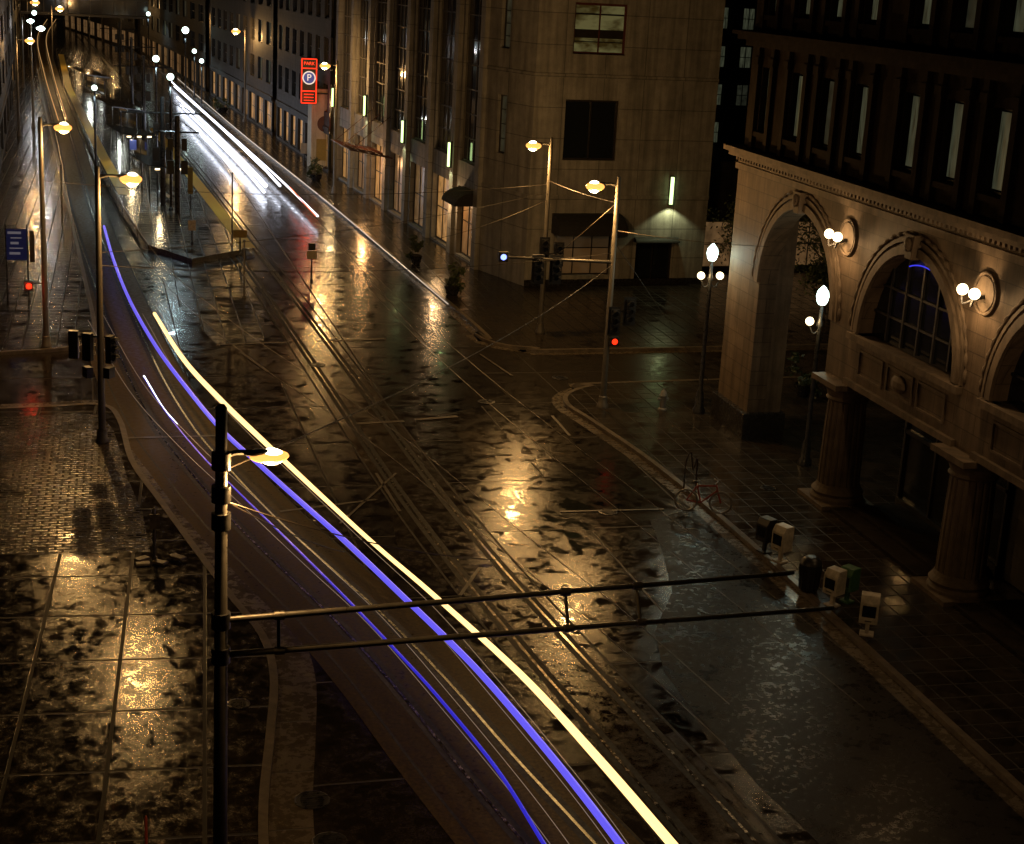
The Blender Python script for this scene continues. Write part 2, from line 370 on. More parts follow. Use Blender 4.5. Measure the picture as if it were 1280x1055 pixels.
for u,v,r in((390,1000,.42),(412,1052,.4),(298,880,.3),(608,502,.4),(700,472,.4),(395,456,.45),(760,640,.35),(960,610,.3)):
    z=.16 if u in(298,960) else .014
    m=MB().lathe((0,0,0),[(r,-.01),(r,.012),(r*.93,.016),(r*.9,.008),(.01,.01)],20)
    for k in range(-3,4): m.box((0,k*r*.22,.012),(r*1.3*math.sqrt(max(.1,1-(k*.22)**2)),r*.07,.012))
    o=m.obj('manhole_cover','darkpole'); o.location=P(u,v,z)
    tag(o,'round cast iron manhole cover set in wet paving','manhole cover','manhole covers in the street')

# ---------------- street lamps ----------------
def luminaire(root,base,d,ln,power,col=SOD,mat='sodium',s=1.0,flat=1.0):
    b=Vector(base); d=Vector((d[0],d[1],0)).normalized(); tip=b+d*ln
    MB().tube(smooth([b,b+d*ln*.4+Vector((0,0,.12)),tip+Vector((0,0,.1))],4),.05).obj('arm','pole',root,True)
    T=Matrix.Translation(tip)@Matrix.Rotation(math.atan2(d.y,d.x),4,'Z')
    hd=MB(T); hd.ball((.1,0,.12*flat+.02),(.32*s,.13*s,.06),14); h=hd.obj('lamp_head','pole',root,True)
    MB(T).ball((.32,0,.0),(.42*s,.34*s,.2*s*flat),16).obj('lens',mat,h,True)
    MB(T).ball((.36,0,-.01),(.28*s,.27*s,.27*s*max(flat,.62)),14).obj('bulb','bulb' if mat=='sodium' else mat,h,True)
    light('lamp_light',T@Vector((.32,0,-.48)),power,col,.17,root)
def pole(root,h,r0=.14,r1=.1,mat='tanpole'):
    MB().lathe((0,0,0),[(.26,0),(.26,.12),(.2,.2),(.19,.5),(r0,.55),(r0,.6),(r1,h),(r1*.6,h+.06)],14).obj('pole',mat,root,True)
def signal(root,T,lit=None,ped=False,plate=True):
    hb=MB(T)
    if ped:
        hb.box((0,0,0),(.42,.28,.42)); o=hb.obj('pedestrian_signal','black',root,bev=.02)
        if lit: MB(T).cyl((0,-.141,0),(0,-.16,0),.13,n=16).obj('lens',lit,o)
        return
    hb.box((0,0,0),(.36,.24,1.08))
    if plate: hb.box((0,.02,0),(.56,.03,1.3))
    for k in(-1,0,1):
        for a in range(8):
            t0=math.pi*(a/7); hb.box((.15*math.cos(t0),-.22,k*.34+.15*math.sin(t0)),(.07,.22,.02))
    o=hb.obj('traffic_signal','black',root)
    for k in(-1,0,1):
        m=lit if (lit and lit[0]==k) else None
        MB(T).cyl((0,-.121,k*.34),(0,-.135,k*.34),.13,n=16).obj('lens',lit[1] if m else 'glass',o)
GL='street lamps along the road'
def lamp(u,v,h,ln,d,power,label,z=.15,col=SOD,mat='sodium',drop=.4,pm='tanpole',s=1.0,flat=1.0):
    p=P(u,v,z); r=thing('street_lamp',label,'street lamp',p,0,GL); pole(r,h,mat=pm); luminaire(r,(0,0,h-drop),d,ln,power,col,mat,s,flat); return r
LP=1250
r1=lamp(275,1205,11,.55,(1,.25),LP*.6,'tall grey steel pole with glowing lamp head and long cross pipes',drop=.95,pm='pole',s=.85,flat=.55)
base=r1.location.copy()
ends=[]
for zz,ux,vx in((7.22,992,716),(6.55,1042,760)):
    e=P(ux,vx,zz)-base; e.z=zz-.15; ends.append(e)
    MB().cyl((0,0,zz-.15),e,.062,.045,12).obj('cross_arm','pole',r1,True)
e1,e2=ends
for t in(.09,.57,.7):
    a=MB(); p=Vector((0,0,7.07)).lerp(e1,t); q=Vector((0,0,6.4)).lerp(e2,t*.94); a.cyl(p,q,.035,n=8); a.cyl(p+Vector((-.08,0,0)),p+Vector((.1,0,0)),.085,n=10); a.cyl(q+Vector((-.08,0,0)),q+Vector((.1,0,0)),.085,n=10)
    a.obj('strut','pole',r1,True)
for z in(10.2,9.6,9.1,7.22,6.55): MB().cyl((0,0,z-.3),(0,0,z+.0),.17,n=14).obj('clamp','darkpole',r1,True)
r2=lamp(128,552,10.7,.9,(1,0),LP,'tall street lamp with warm lamp head above traffic signals')
for dx,zz,an in((-1.0,3.9,170),(-.48,3.8,150),(.36,3.7,60)):
    signal(r2,Matrix.Translation((dx,.1,zz))@Matrix.Rotation(math.radians(an),4,'Z'),plate=False)
MB().cyl((-1.0,.1,4.2),(.4,.1,4.2),.035,n=8).obj('bracket','darkpole',r2)
signal(r2,Matrix.Translation((-.5,.1,2.8))@Matrix.Rotation(2,4,'Z'),ped=True); signal(r2,Matrix.Translation((.3,.0,2.8))@Matrix.Rotation(1,4,'Z'),ped=True)
r3=lamp(58,433,10.9,.7,(1,0),LP,'tall street lamp beside red pedestrian signal')
signal(r3,Matrix.Translation((-.72,-.1,3.0))@Matrix.Rotation(.1,4,'Z'),'redlight',ped=True)
light('signal_light',(-.72,-.6,3.0),14,(1,.05,.02),.12,r3)
MB().cyl((0,0,3.1),(-.6,0,3.1),.04).obj('bracket','darkpole',r3)
rR1=lamp(675,416,10.4,.65,(-1,-.1),LP,'street lamp with banner and traffic signal on corner')
signal(rR1,Matrix.Translation((-.1,-.28,4.6))); signal(rR1,Matrix.Translation((.75,-.1,4.3)),None)
signal(rR1,Matrix.Translation((-.35,-.1,3.5)),None,ped=True)
MB().cyl((0,0,4.3),(.8,0,4.3),.04).obj('bracket','darkpole',rR1)
rR2=lamp(753,509,10.3,.75,(-1,-.1),LP,'street lamp with signal mast arm and red pedestrian signal')
MB().cyl((0,0,6.6),(-4.9,.4,6.7),.08,.05).obj('mast_arm','pole',rR2,True)
MB().cyl((0,0,9.2),(-2.6,.2,6.75),.015).obj('stay','wire',rR2)
for dx in(-3.3,-2.5): signal(rR2,Matrix.Translation((dx,.25,6.2)))
signal(rR2,Matrix.Translation((-4.9,.25,6.75)),'bluewhite',ped=True)
signal(rR2,Matrix.Translation((.25,-.2,3.1)),'redlight',ped=True); signal(rR2,Matrix.Translation((.2,-.2,4.0)),None); signal(rR2,Matrix.Translation((.95,0,4.4)),None)
MB().cyl((0,0,4.4),(.9,0,4.4),.04).obj('bracket','darkpole',rR2)
lamp(418,241,10.9,.7,(-1,-.1),LP,'street lamp on shopping pavement with warm lamp head',s=1.1)
lamp(306,152,10.9,.8,(-1,-.1),LP,'street lamp on far pavement with warm lamp head',s=1.3)
lamp(283,116,11,1,(-1,-.1),LP,'street lamp on far pavement with warm lamp head',s=1.5)
DL='distant street lamp with warm lamp head'
for u,v,dd,ss in((112,72,1,2),(152,70,-1,2),(88,52,1,2.2),(128,60,-1,2.2),(66,86,1,1.7),(36,72,1,2.0),(262,84,-1,1.9),(24,170,1,1.2)): lamp(u,v,10,1,(dd,0),LP*1.3 if u!=24 else LP*.5,DL,s=ss)
lamp(42,160,10.9,.7,(1,0),350,'street lamp beside tramway with cool white head',col=(.85,.8,.8),mat='coolwhite',s=1.1)
lamp(30,110,9.5,.8,(1,0),350,'street lamp beside tramway with cool white head',col=(.85,.8,.8),mat='coolwhite',s=1.2)
def globe_pole(u,v,h,pw,lab,r_=.3):
    r=thing('platform_lamp',lab,'street lamp',P(u,v,.33),0,'white lamps on platform poles')
    MB().lathe((0,0,0),[(.2,0),(.2,.1),(.11,.2),(.08,h-.1),(.13,h)],12).obj('pole','darkpole',r,True)
    MB().ball((0,0,h+r_*.8),r_,12).obj('globe','coolwhite',r,True); light('globe_light',(0,-.2,h-.3-r_),pw,(.7,.95,1),.2,r,165)
for u,v,h,pw,rr in((196,205,9.2,800,.3),(214,262,9.6,800,.26),(232,112,8,500,.5),(186,82,8.5,400,.35),(243,122,6,250,.3),(252,140,6,250,.28),(120,215,7,400,.24),(45,95,9,200,.35)):
    globe_pole(u,v,h,pw,'dark platform pole with cool white globe',rr)

def globe_lamp(p,h,lab,amb,pw):
    r=thing('globe_street_lamp',lab,'street lamp',p,0,'ornamental globe lamps')
    MB().lathe((0,0,0),[(.28,0),(.28,.15),(.2,.3),(.17,.9),(.1,1.1),(.085,h-1.2),(.13,h-1.1),(.08,h-.9),(.07,h-.35),(.14,h-.28)],14).obj('pole','darkpole',r,True)
    MB().lathe((0,0,h-.3),[(.12,0),(.2,.12),(.25,.34),(.22,.54),(.1,.7),(.02,.78)],14).obj('globe','coolwhite',r,True)
    light('globe_light',(0,-.45,h-.0),pw,COOL,.15,r)
    for s_ in amb:
        b=MB(); b.tube(smooth([Vector((0,0,h-1.3)),Vector((s_*.25,0,h-1.45)),Vector((s_*.42,0,h-1.15))],4),.03); b.obj('bracket','darkpole',r,True)
        MB().ball((s_*.44,0,h-.95),.17,14).obj('globe','amber',r,True)
    light('globe_light',(amb[0]*.44,-.35,h-.95),60,(1,.66,.26),.12,r)
globe_lamp(P(873,516,.15),7.2,'ornamental dark lamp post with white top globe and amber globes',(-1,1),100)
globe_lamp(Vector((26.7,56.0,.15)),6.9,'ornamental dark lamp post seen through stone arch',(-1,),110)

# ---------------- centre office block ----------------
def window(root,T,x0,x1,z0,z1,rec=.3,fm='frame',gm='glass',nx=2,nz=2,fw=.09):
    f=MB(T); y0,y1=rec-.07,rec+.02
    f.bb(x0,x0+fw,y0,y1,z0,z1); f.bb(x1-fw,x1,y0,y1,z0,z1); f.bb(x0+fw,x1-fw,y0,y1,z0,z0+fw); f.bb(x0+fw,x1-fw,y0,y1,z1-fw,z1)
    for i in range(1,nx): x=x0+(x1-x0)*i/nx; f.bb(x-fw*.3,x+fw*.3,y0+.01,y1,z0+fw,z1-fw)
    for k in range(1,nz): z=z0+(z1-z0)*k/nz; f.bb(x0+fw,x1-fw,y0+.02,y1,z-fw*.3,z+fw*.3)
    o=f.obj('window',fm,root,world=True)
    MB(T).add([(x0,rec+.005,z0),(x1,rec+.005,z0),(x1,rec+.005,z1),(x0,rec+.005,z1)],[(0,1,2,3)]).obj('pane',gm,o,world=True)
    return o
C0=(24.1,92.8); C1=(36.2,94.0); S0=(22.4,98.2); S1=(19.0,143.5); HB=28
A=thing('office_building','tan panelled stone corner office block with red framed windows','building',(C0[0],C0[1],0))
Tf=frameT(C0,C1); Lf=(Vector(C1)-Vector(C0)).length
Tc=frameT(S0,C0); Lc=(Vector(C0)-Vector(S0)).length
Ts=frameT(S1,S0); Ls=(Vector(S1)-Vector(S0)).length
fo=[(2.05,5.6,7.95,11.6),(2.3,5.75,14.3,17.3),(2.3,5.75,20.3,23.3),(2.0,5.7,.8,4.2),(7.4,10.0,.1,2.9)]
MB(Tf).wall(Lf,HB,fo,.4).obj('wall','stoneA',A,world=True)
co=[(1.4,2.5,7.9,11.5),(1.4,2.5,14.3,17.3)]
MB(Tc).wall(Lc,HB,co,.4).obj('wall','stoneA',A,world=True)
window(A,Tf,*fo[0],.3,'frame','glass',2,1,.12); wr=window(A,Tf,*fo[1],.3,'redframe','roomgreen',2,1,.14); window(A,Tf,*fo[2],.3,'redframe','glass',2,1,.1)
for zb_,hh in((15.0,.06),(15.25,.5),(16.6,.1)): MB(Tf).bb(2.45,5.6,.27,.295,zb_,zb_+hh).obj('blind_rail','frame',wr,world=True)
window(A,Tf,*fo[3],.3,'frame','display',3,2); window(A,Tf,*fo[4],.35,'frame','glass',2,1)
for o in co: window(A,Tc,*o,.3,'frame','curtaindim',1,4)
so=[];nb=7;bw=Ls/nb
for i in range(nb):
    x0=i*bw+1.0; x1=(i+1)*bw-.7
    so.append((x0,x1,6.6,25.5)); so.append((x0,x1,.3,4.9))
MB(Ts).wall(Ls,HB,so,.5).obj('wall','stoneA',A,world=True)
for i,o in enumerate(so):
    up=o[3]>10
    if up: window(A,Ts,*o,.25,'tanpole','glass2' if i%4 else 'glass',4,12,.12)
    else: window(A,Ts,*o,.4,'frame',('shop','shopdim','shop','shopdim','shopdim','shop','shopdim')[i//2],3,2,.1)
for i in range(nb+1):
    x=min(max(i*bw+.15,.5),Ls-.5); MB(Ts).bb(x-.45,x+.45,-.3,0,0,HB).obj('pilaster','stoneA',A,world=True)
for T_,L_ in((Tf,Lf),(Tc,Lc)):
    for z in(5.6,12.9,19.0): MB(T_).bb(0,L_,-.08,0,z,z+.22).obj('string_course','stoneA',A,world=True)
MB(Tf).bb(0,Lf,-.06,0,0,.55).obj('plinth','darkstone',A,world=True)
core=MB(); core.prism([tuple(Tf@Vector((.3,.7,0)))[:2],tuple(Tf@Vector((Lf,.7,0)))[:2],(39,140),(22,142.5),(23.6,98.6)],0,HB+.4); core.obj('roof','stoneDark',A,world=True)
def sconce(T,x,y,z,h,root,pw=60):
    b=MB(T).bb(x-.1,x+.1,y-.15,y,z-h/2-.08,z+h/2+.08).obj('wall_light','frame',root,world=True)
    MB(T).bb(x-.09,x+.09,y-.28,y-.152,z-h/2,z+h/2).obj('tube','tube',b,world=True)
    p=T@Vector((x,y-.55,z-h/2)); light('sconce_light',p-root.location,pw,(.9,.95,.5),.08,root,120)
s_,z_=onwall(838,238,C0,C1); sconce(Tf,s_,0,z_,1.7,A,200)
for u,v in((558,188),(505,162),(462,132),(430,125)):
    s_,z_=onwall(u,v,S1,S0); i=round((s_-.15)/bw); sconce(Ts,i*bw+.15,-.3,z_,1.6,A,110)
def awning(T,x0,x1,z,root,dep=1.2,h=.8):
    vs=[];n=7
    for x in(x0,x1):
        for k in range(n): t=k/(n-1)*math.pi/2; vs.append((x,-dep*math.sin(t)-.01,z+h*math.cos(t)))
        vs.append((x,-.01,z))
    fs=[(k,n+1+k,n+2+k,k+1) for k in range(n-1)]+[tuple(range(n+1)),tuple(range(2*n+1,n,-1))]
    MB(T).add(vs,fs).obj('awning','awning',root,world=True)
awning(Tf,1.6,6.1,3.5,A,1.5,1.2); awning(Tf,7.2,10.2,2.9,A,.5,.3)
awning(Ts,Ls-4.2,Ls-1.0,4.1,A,1.5,.9)
s_,_=onwall(478,205,S1,S0); cn=MB(Ts); x0=s_-4;x1=s_+3.2
for k in range(8): x=x0+(x1-x0)*k/7; cn.cyl((x,0,4.4),(x,-3.4,5.0),.05,n=6)
for k in range(5): y=-k*.85; cn.cyl((x0,y,4.4+k*.15),(x1,y,4.4+k*.15),.05,n=6)
for x in(x0+.5,(x0+x1)/2,x1-.5): cn.cyl((x,-3.2,4.95),(x,-.1,7.6),.03,n=6)
cn.obj('canopy','redframe',A,world=True)
light('canopy_light',(Ts@Vector((s_,-1.5,3.6)))-A.location,300,(1,.5,.18),.2,A)
light('canopy_light',(Ts@Vector((Ls-6,-1.2,3.6)))-A.location,220,(1,.6,.28),.2,A)

# ---------------- buildings further along the street ----------------
def simple_building(p0,p1,depth,H,label,mat='stoneDark',bays=6,floors=5,fh=4.2,gm=('glass','curtaindim','glass2'),zoff=4.6,ww=.55,shop='shopdim'):
    T=frameT(p0,p1); L=(Vector(p1)-Vector(p0)).length
    B=thing('city_building',label,'building',(p0[0],p0[1],0),group='city buildings')
    ops=[];bwd=L/bays
    for i in range(bays):
        ops.append((i*bwd+bwd*.12,(i+1)*bwd-bwd*.12,.4,3.6))
        for k in range(floors): ops.append((i*bwd+bwd*(1-ww)/2,(i+1)*bwd-bwd*(1-ww)/2,zoff+1+k*fh,zoff+1+k*fh+fh*.6))
    ops=[o for o in ops if o[3]<H-.5]
    MB(T).wall(L,H,ops,.35).obj('wall',mat,B,world=True)
    for n_,o in enumerate(ops): window(B,T,*o,.28,'frame',(shop if random.random()<.6 else 'shopdim') if o[2]<1 else random.choice(gm),2,2,.1)
    q=MB(T); q.bb(0,L,.6,depth,0,H+.3); q.bb(0,L,-.3,.6,H,H+.6); q.bb(0,L,-.12,0,3.9,4.3); q.obj('roof',mat,B,world=True)
    return B
simple_building((16.6,176),(18.6,146),20,24,'dark brick block with dim shopfronts beside street',bays=7,floors=4,shop='shop')
simple_building((12.5,232),(16.4,179),20,30,'long dark block with dim lit shopfronts',bays=9,floors=6,shop='shop')
simple_building((4,330),(12,237),20,34,'distant dark city block with few lit windows',bays=10,floors=6)
simple_building((-14,430),(3,335),20,34,'distant dark city block with few lit windows',bays=10,floors=6)
simple_building(tuple(P(-28,360,0))[:2],tuple(P(15,140,0))[:2],20,22,'dark block beside tramway with faint windows',bays=8,floors=4,gm=('glass','glass2'))
simple_building(tuple(P(12,132,0))[:2],tuple(P(34,45,0))[:2],20,26,'dark distant block beside tramway',bays=9,floors=4,shop='shop')
simple_building((-150,560),(-90,610),30,40,'distant dark tower closing the street',bays=8,floors=7)
simple_building((-88,560),(-30,560),30,50,'distant dark tower closing the street',bays=8,floors=9,shop='shop')
simple_building((38.5,128),(66,131),20,34,'dark block with rows of small lit windows',bays=11,floors=9,fh=3.2,gm=('curtain','curtain','curtaindim','glass'),ww=.5)
simple_building((37,98),(90,104),12,7,'low dark block behind street trees',bays=9,floors=1)

# ---------------- neon parking sign on beige facade ----------------
pb=P(404,214,0); Bb=thing('kiosk_building','beige lit stair tower with round emblem beside pavement','building',(pb.x,pb.y,0))
Tb=frameT((pb.x-1.2,pb.y),(pb.x+1.2,pb.y))
MB(Tb).bb(0,2.6,0,3,0,7.2).obj('wall','beige',Bb,world=True,bev=.05)
MB(Tb).bb(-.15,2.75,-.15,3.15,7.2,7.6).obj('cornice','beige',Bb,world=True)
MB(Tb).cyl((1.3,-.06,4.4),(1.3,0,4.4),.75,n=24).obj('emblem','redframe',Bb,world=True)
MB(Tb).bb(.5,2.1,-.04,0,1.0,3.0).obj('poster','yellowsign',Bb,world=True)
light('tower_light',(.6,-2.2,6.5),380,(1,.65,.3),.2,Bb)
s0=P(384,214,0); sg=thing('parking_sign','tall vertical neon parking sign with red outline and round emblem','sign',(s0.x,s0.y,0))
zt=lambda v:CH+ray(384,v).z*(s0.y/ray(384,v).y)
z0,z1=zt(130),zt(72); wd=1.5
MB().bb(-wd/2,wd/2,-.15,.15,z0,z1).obj('sign_panel','black',sg,bev=.05)
MB().cyl((wd/2,0,z0+1),(wd/2+2.4,0,z0+1),.07).obj('bracket','darkpole',sg); MB().cyl((wd/2,0,z1-1),(wd/2+2.4,0,z1-1),.07).obj('bracket','darkpole',sg)
n=MB()
for x in(-wd/2+.07,wd/2-.07): n.cyl((x,-.2,z0+.1),(x,-.2,z1-.1),.05,n=6)
for z in(z0+.1,z1-.1,z1-.95,z0+1.2): n.cyl((-wd/2+.07,-.2,z),(wd/2-.07,-.2,z),.05,n=6)
for k in range(3): n.cyl((-.45,-.2,z0+.35+k*.28),(.45,-.2,z0+.35+k*.28),.03,n=6)
n.obj('neon_tube','neonred',sg)
MB().cyl((0,-.16,z0+2.4),(0,-.2,z0+2.4),.52,n=24).obj('sign_disc','dim',sg)
MB().tube([Vector((.56*math.cos(t*math.pi/14),-.22,z0+2.4+.56*math.sin(t*math.pi/14))) for t in range(29)],.06,6).obj('sign_ring','signface',sg)
def text(body,loc,size,mat,parent,rot=(math.pi/2,0,0)):
    c=D.curves.new('lettering','FONT'); c.body=body; c.size=size; c.align_x='CENTER'; c.align_y='CENTER'; c.extrude=.01
    tmp=D.objects.new('tmp',c); COL.objects.link(tmp); dg=bpy.context.evaluated_depsgraph_get(); me=D.meshes.new_from_object(tmp.evaluated_get(dg))
    D.objects.remove(tmp); me.materials.clear(); me.materials.append(M[mat]); o=D.objects.new('lettering',me); COL.objects.link(o)
    o.location=loc; o.rotation_euler=rot; o.parent=parent; return o
text('P',(0,-.24,z0+2.4),.85,'signface',sg); text('PARK',(0,-.24,z1-.52),.42,'neonred',sg)
light('neon_light',(0,-1.5,z0+.5),50,(1,.1,.03),.3,sg)

# ---------------- right hand stone building ----------------
FX=25.6; YC=63.2; YE=20
RB=thing('stone_building','ornate brown stone building with arches, columns and wall lamps','building',(FX,YC,0))
Tr=frameT((FX,YC),(FX,YE)); LR=YC-YE     # s = YC - Y, outward -y
S=lambda Y:YC-Y
arches=[(S(56.3),3.5,6.9,0.0),(S(47.0),3.4,6.9,6.8),(S(37.8),3.4,6.9,6.8),(S(28.6),3.4,6.9,6.8)]
TOPZ=11.2; TK=.8
wm=MB(Tr)
def seg(xa,xb,za,zb,za2=None,zb2=None):
    za2=za if za2 is None else za2; zb2=zb if zb2 is None else zb2
    wm.add([(xa,0,za),(xb,0,za2),(xb,0,zb2),(xa,0,zb),(xa,TK,za),(xb,TK,za2),(xb,TK,zb2),(xa,TK,zb)],[(0,1,2,3),(5,4,7,6),(4,5,1,0),(3,2,6,7)])
cur=0
for i,(c,r,zs,zb) in enumerate(arches):
    bot=0 if i==0 else 4.9
    seg(cur,c-r,bot,TOPZ)
    N=24
    for k in range(N):
        xa=c-r*math.cos(math.pi*k/N); xb=c-r*math.cos(math.pi*(k+1)/N)
        f=lambda x:zs+math.sqrt(max(0,r*r-(x-c)**2))
        seg(xa,xb,f(xa),TOPZ,f(xb),TOPZ)
    if zb==0:
        for x,zz0 in((c-r,0),(c+r,4.9)): wm.add([(x,0,zz0),(x,TK,zz0),(x,TK,zs),(x,0,zs)],[(0,1,2,3)])
    else: seg(c-r,c+r,4.9,zb)
    cur=c+r
seg(cur,LR,4.9,TOPZ)
wm.add([(0,0,0),(0,TK,0),(0,TK,TOPZ),(0,0,TOPZ)],[(0,1,2,3)])
wm.obj('wall','stoneR',RB,world=True)
MB(Tr).bb(.003,S(59.8)-.003,TK,1.5,0,TOPZ-.01).obj('pillar','stoneRp',RB,world=True)
MB(Tr).bb(0,2.4,22,24,0,TOPZ-.01).obj('pillar','stoneRp',RB,world=True)
MB(Tr).bb(-.2,S(59.6),-.22,1.7,0,1.3).obj('plinth','darkstone',RB,world=True,bev=.04)
def archring(c,r,z,w,proud,N=32,y0=0):
    m=MB(Tr)
    for k in range(N):
        a0=math.pi*k/N;a1=math.pi*(k+1)/N; vs=[]
        for a_ in(a0,a1):
            for rr in(r,r+w):
                for y in(y0-proud,y0): vs.append((c-rr*math.cos(a_),y,z+rr*math.sin(a_)))
        m.add(vs,[(0,2,6,4),(2,3,7,6),(0,4,5,1)])
    return m
for i,(c,r,zs,zb) in enumerate(arches):
    archring(c,r+.02,zs,.3,.12).obj('arch_moulding','stoneRp',RB,world=True)
    archring(c,r+.45,zs,.12,.08).obj('arch_moulding','stoneRp',RB,world=True)
    kz=zs+r; MB(Tr).add([(c-.22,-.3,kz-.1),(c+.22,-.3,kz-.1),(c+.34,-.3,kz+.75),(c-.34,-.3,kz+.75),(c-.22,0,kz-.1),(c+.22,0,kz-.1),(c+.34,0,kz+.75),(c-.34,0,kz+.75)],[(0,1,2,3),(0,3,7,4),(1,5,6,2),(0,4,5,1),(3,2,6,7)]).obj('keystone','stoneRp',RB,world=True,bev=.03)
    MB(Tr).ball((c,-.34,kz+.4),(.2,.12,.26),10).obj('carved_boss','stoneRp',RB,world=True,sm=True)
    nn_=26*5; MB(Tr).tube([Vector((c-(r+.72)*math.cos(math.pi*k/nn_),-.02,zs+(r+.72)*math.sin(math.pi*k/nn_))) for k in range(1,nn_)],lambda t:.02+.065*abs(math.sin(t*math.pi*26))).obj('bead_moulding','stoneRp',RB,world=True,sm=True)
for c,r,zs,zb in arches[1:]:
    N=20; vs=[(c,.5,zs-.1)]+[(c-r*math.cos(math.pi*k/N),.5,zs+r*math.sin(math.pi*k/N)) for k in range(N+1)]
    g=MB(Tr); 
    for x in(-2.2,-1.1,0,1.1,2.2): g.bb(c+x-.05,c+x+.05,.4,.49,zs,zs+math.sqrt(r*r-x*x))
    for z in(.9,1.9): h=math.sqrt(r*r-z*z); g.bb(c-h,c+h,.42,.49,zs+z-.04,zs+z+.04)
    o=g.obj('window','black',RB,world=True); MB(Tr).add(vs,[tuple(range(N+2))]).obj('pane','glass',o,world=True)
    MB(Tr).tube([Vector((c+x,.36,zs+math.sqrt((r-.35)**2-x*x)*1.0)) for x in [-1.0+.2*k for k in range(8)]],.022).obj('neon_strip','neonblue',RB,world=True)
for c,r,zs,zb in arches[1:]:
    bn=MB(Tr)
    bn.bb(c-r-.6,c+r+.6,-.22,0,6.62,6.85); bn.bb(c-r-.6,c+r+.6,-.15,0,4.9,5.12)
    for k in range(3): x=c-2.2+k*2.2; bn.bb(x-.95,x+.95,-.06,0,5.4,5.48); bn.bb(x-.95,x+.95,-.06,0,6.3,6.38); bn.bb(x-.95,x-.87,-.06,0,5.48,6.3); bn.bb(x+.87,x+.95,-.06,0,5.48,6.3); 
    bn.ball((c,-.05,5.9),(.5,.16,.32),10)
    bn.obj('moulded_band','stoneRp',RB,world=True)
for Y in(51.6,42.4,33.2,24.0):
    x=S(Y); m=MB(Tr@Matrix.Translation((x,.45,0)))
    prof=[(1.0,.15),(1.0,.4),(.92,.5),(.98,.62),(.85,.78),(.8,.9)]
    m.lathe((0,0,0),prof,28)
    vs=[];zz=[.9,1.6,3.0,4.1]; rr=[.79,.78,.75,.71]; K=80
    for z,r in zip(zz,rr):
        for i in range(K): t=2*math.pi*i/K; q=r*(1-.06*(math.cos(t*20)>0.2)); vs.append((q*math.cos(t),q*math.sin(t),z))
    fs=[(k*K+i,k*K+(i+1)%K,(k+1)*K+(i+1)%K,(k+1)*K+i) for k in range(3) for i in range(K)]
    m.add(vs,fs); m.lathe((0,0,0),[(.72,4.1),(.8,4.18),(.74,4.28),(.82,4.5),(1.02,4.68)],28); m.box((0,0,4.8),(2.1,2.1,.2))
    m.obj('column','stoneRp',RB,world=True)
    MB(Tr).bb(x-1.1,x+1.1,-.65,1.5,.15,.3).obj('plinth','stoneRp',RB,world=True)
en=MB(Tr)
en.bb(-.1,LR,-.12,2,11.2,11.45); en.bb(-.3,LR,-.4,2,11.75,11.95); en.bb(-.45,LR,-.6,2,11.95,12.15); en.bb(-.02,LR,-.04,2,11.45,11.75)
k=0
while k*.3<LR: en.bb(k*.3,k*.3+.15,-.16,-.04,11.56,11.75); k+=1
en.obj('cornice','stoneRp',RB,world=True)
en=MB(Tr)
for z in(16.3,): en.bb(-.1,LR,-.15,2,z,z+.25); en.bb(-.35,LR,-.45,2,z+.25,z+.45); en.bb(-.5,LR,-.65,2,z+.45,z+.6)
en.obj('cornice','stoneU',RB,world=True)
MB(Tr).bb(-.1,LR,-.12,2,21.6,22.2).obj('cornice','stoneU',RB,world=True)
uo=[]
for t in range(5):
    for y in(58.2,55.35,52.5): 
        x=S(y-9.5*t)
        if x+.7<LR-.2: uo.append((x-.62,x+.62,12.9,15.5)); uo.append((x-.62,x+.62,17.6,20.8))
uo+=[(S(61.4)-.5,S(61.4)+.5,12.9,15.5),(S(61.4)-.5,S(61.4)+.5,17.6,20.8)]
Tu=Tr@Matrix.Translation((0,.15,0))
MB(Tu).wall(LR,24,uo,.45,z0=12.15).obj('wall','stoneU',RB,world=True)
for i,o in enumerate(uo):
    wv=window(RB,Tu,*o,.35,'black','glass',1,2,.07)
    cw=random.choice((.75,.9,1.0)); xx=o[0]+.1; MB(Tu).bb(xx,xx+min(cw,o[1]-o[0]-.2),.24,.26,o[2]+.15,o[3]-.12).obj('curtain',random.choice(['curtain','curtain','curtain','curtaindim']),wv,world=True)
for i,o in enumerate(uo):
    for x in(o[0]-.28,o[1]+.28):
        if i%2==0: MB(Tu).bb(x-.16,x+.16,-.18,0,12.15,16.3).bb(x-.22,x+.22,-.24,-.0,15.6,15.9).obj('pilaster','stoneU',RB,world=True)
        else: MB(Tu).bb(x-.16,x+.16,-.18,0,16.9,21.6).obj('pilaster','stoneU',RB,world=True)
    MB(Tu).bb(o[0]-.1,o[1]+.1,-.14,0,o[2]-.22,o[2]-.02).obj('sill','stoneU',RB,world=True)
cb=MB(Tr); cb.bb(0.01,LR,1.3,24,TOPZ+.01,24.2); cb.bb(S(51.0),LR,2.6,24,.2,TOPZ); cb.bb(S(57),S(51.0),11,24,.2,TOPZ); cb.obj('core','stoneDark',RB,world=True)
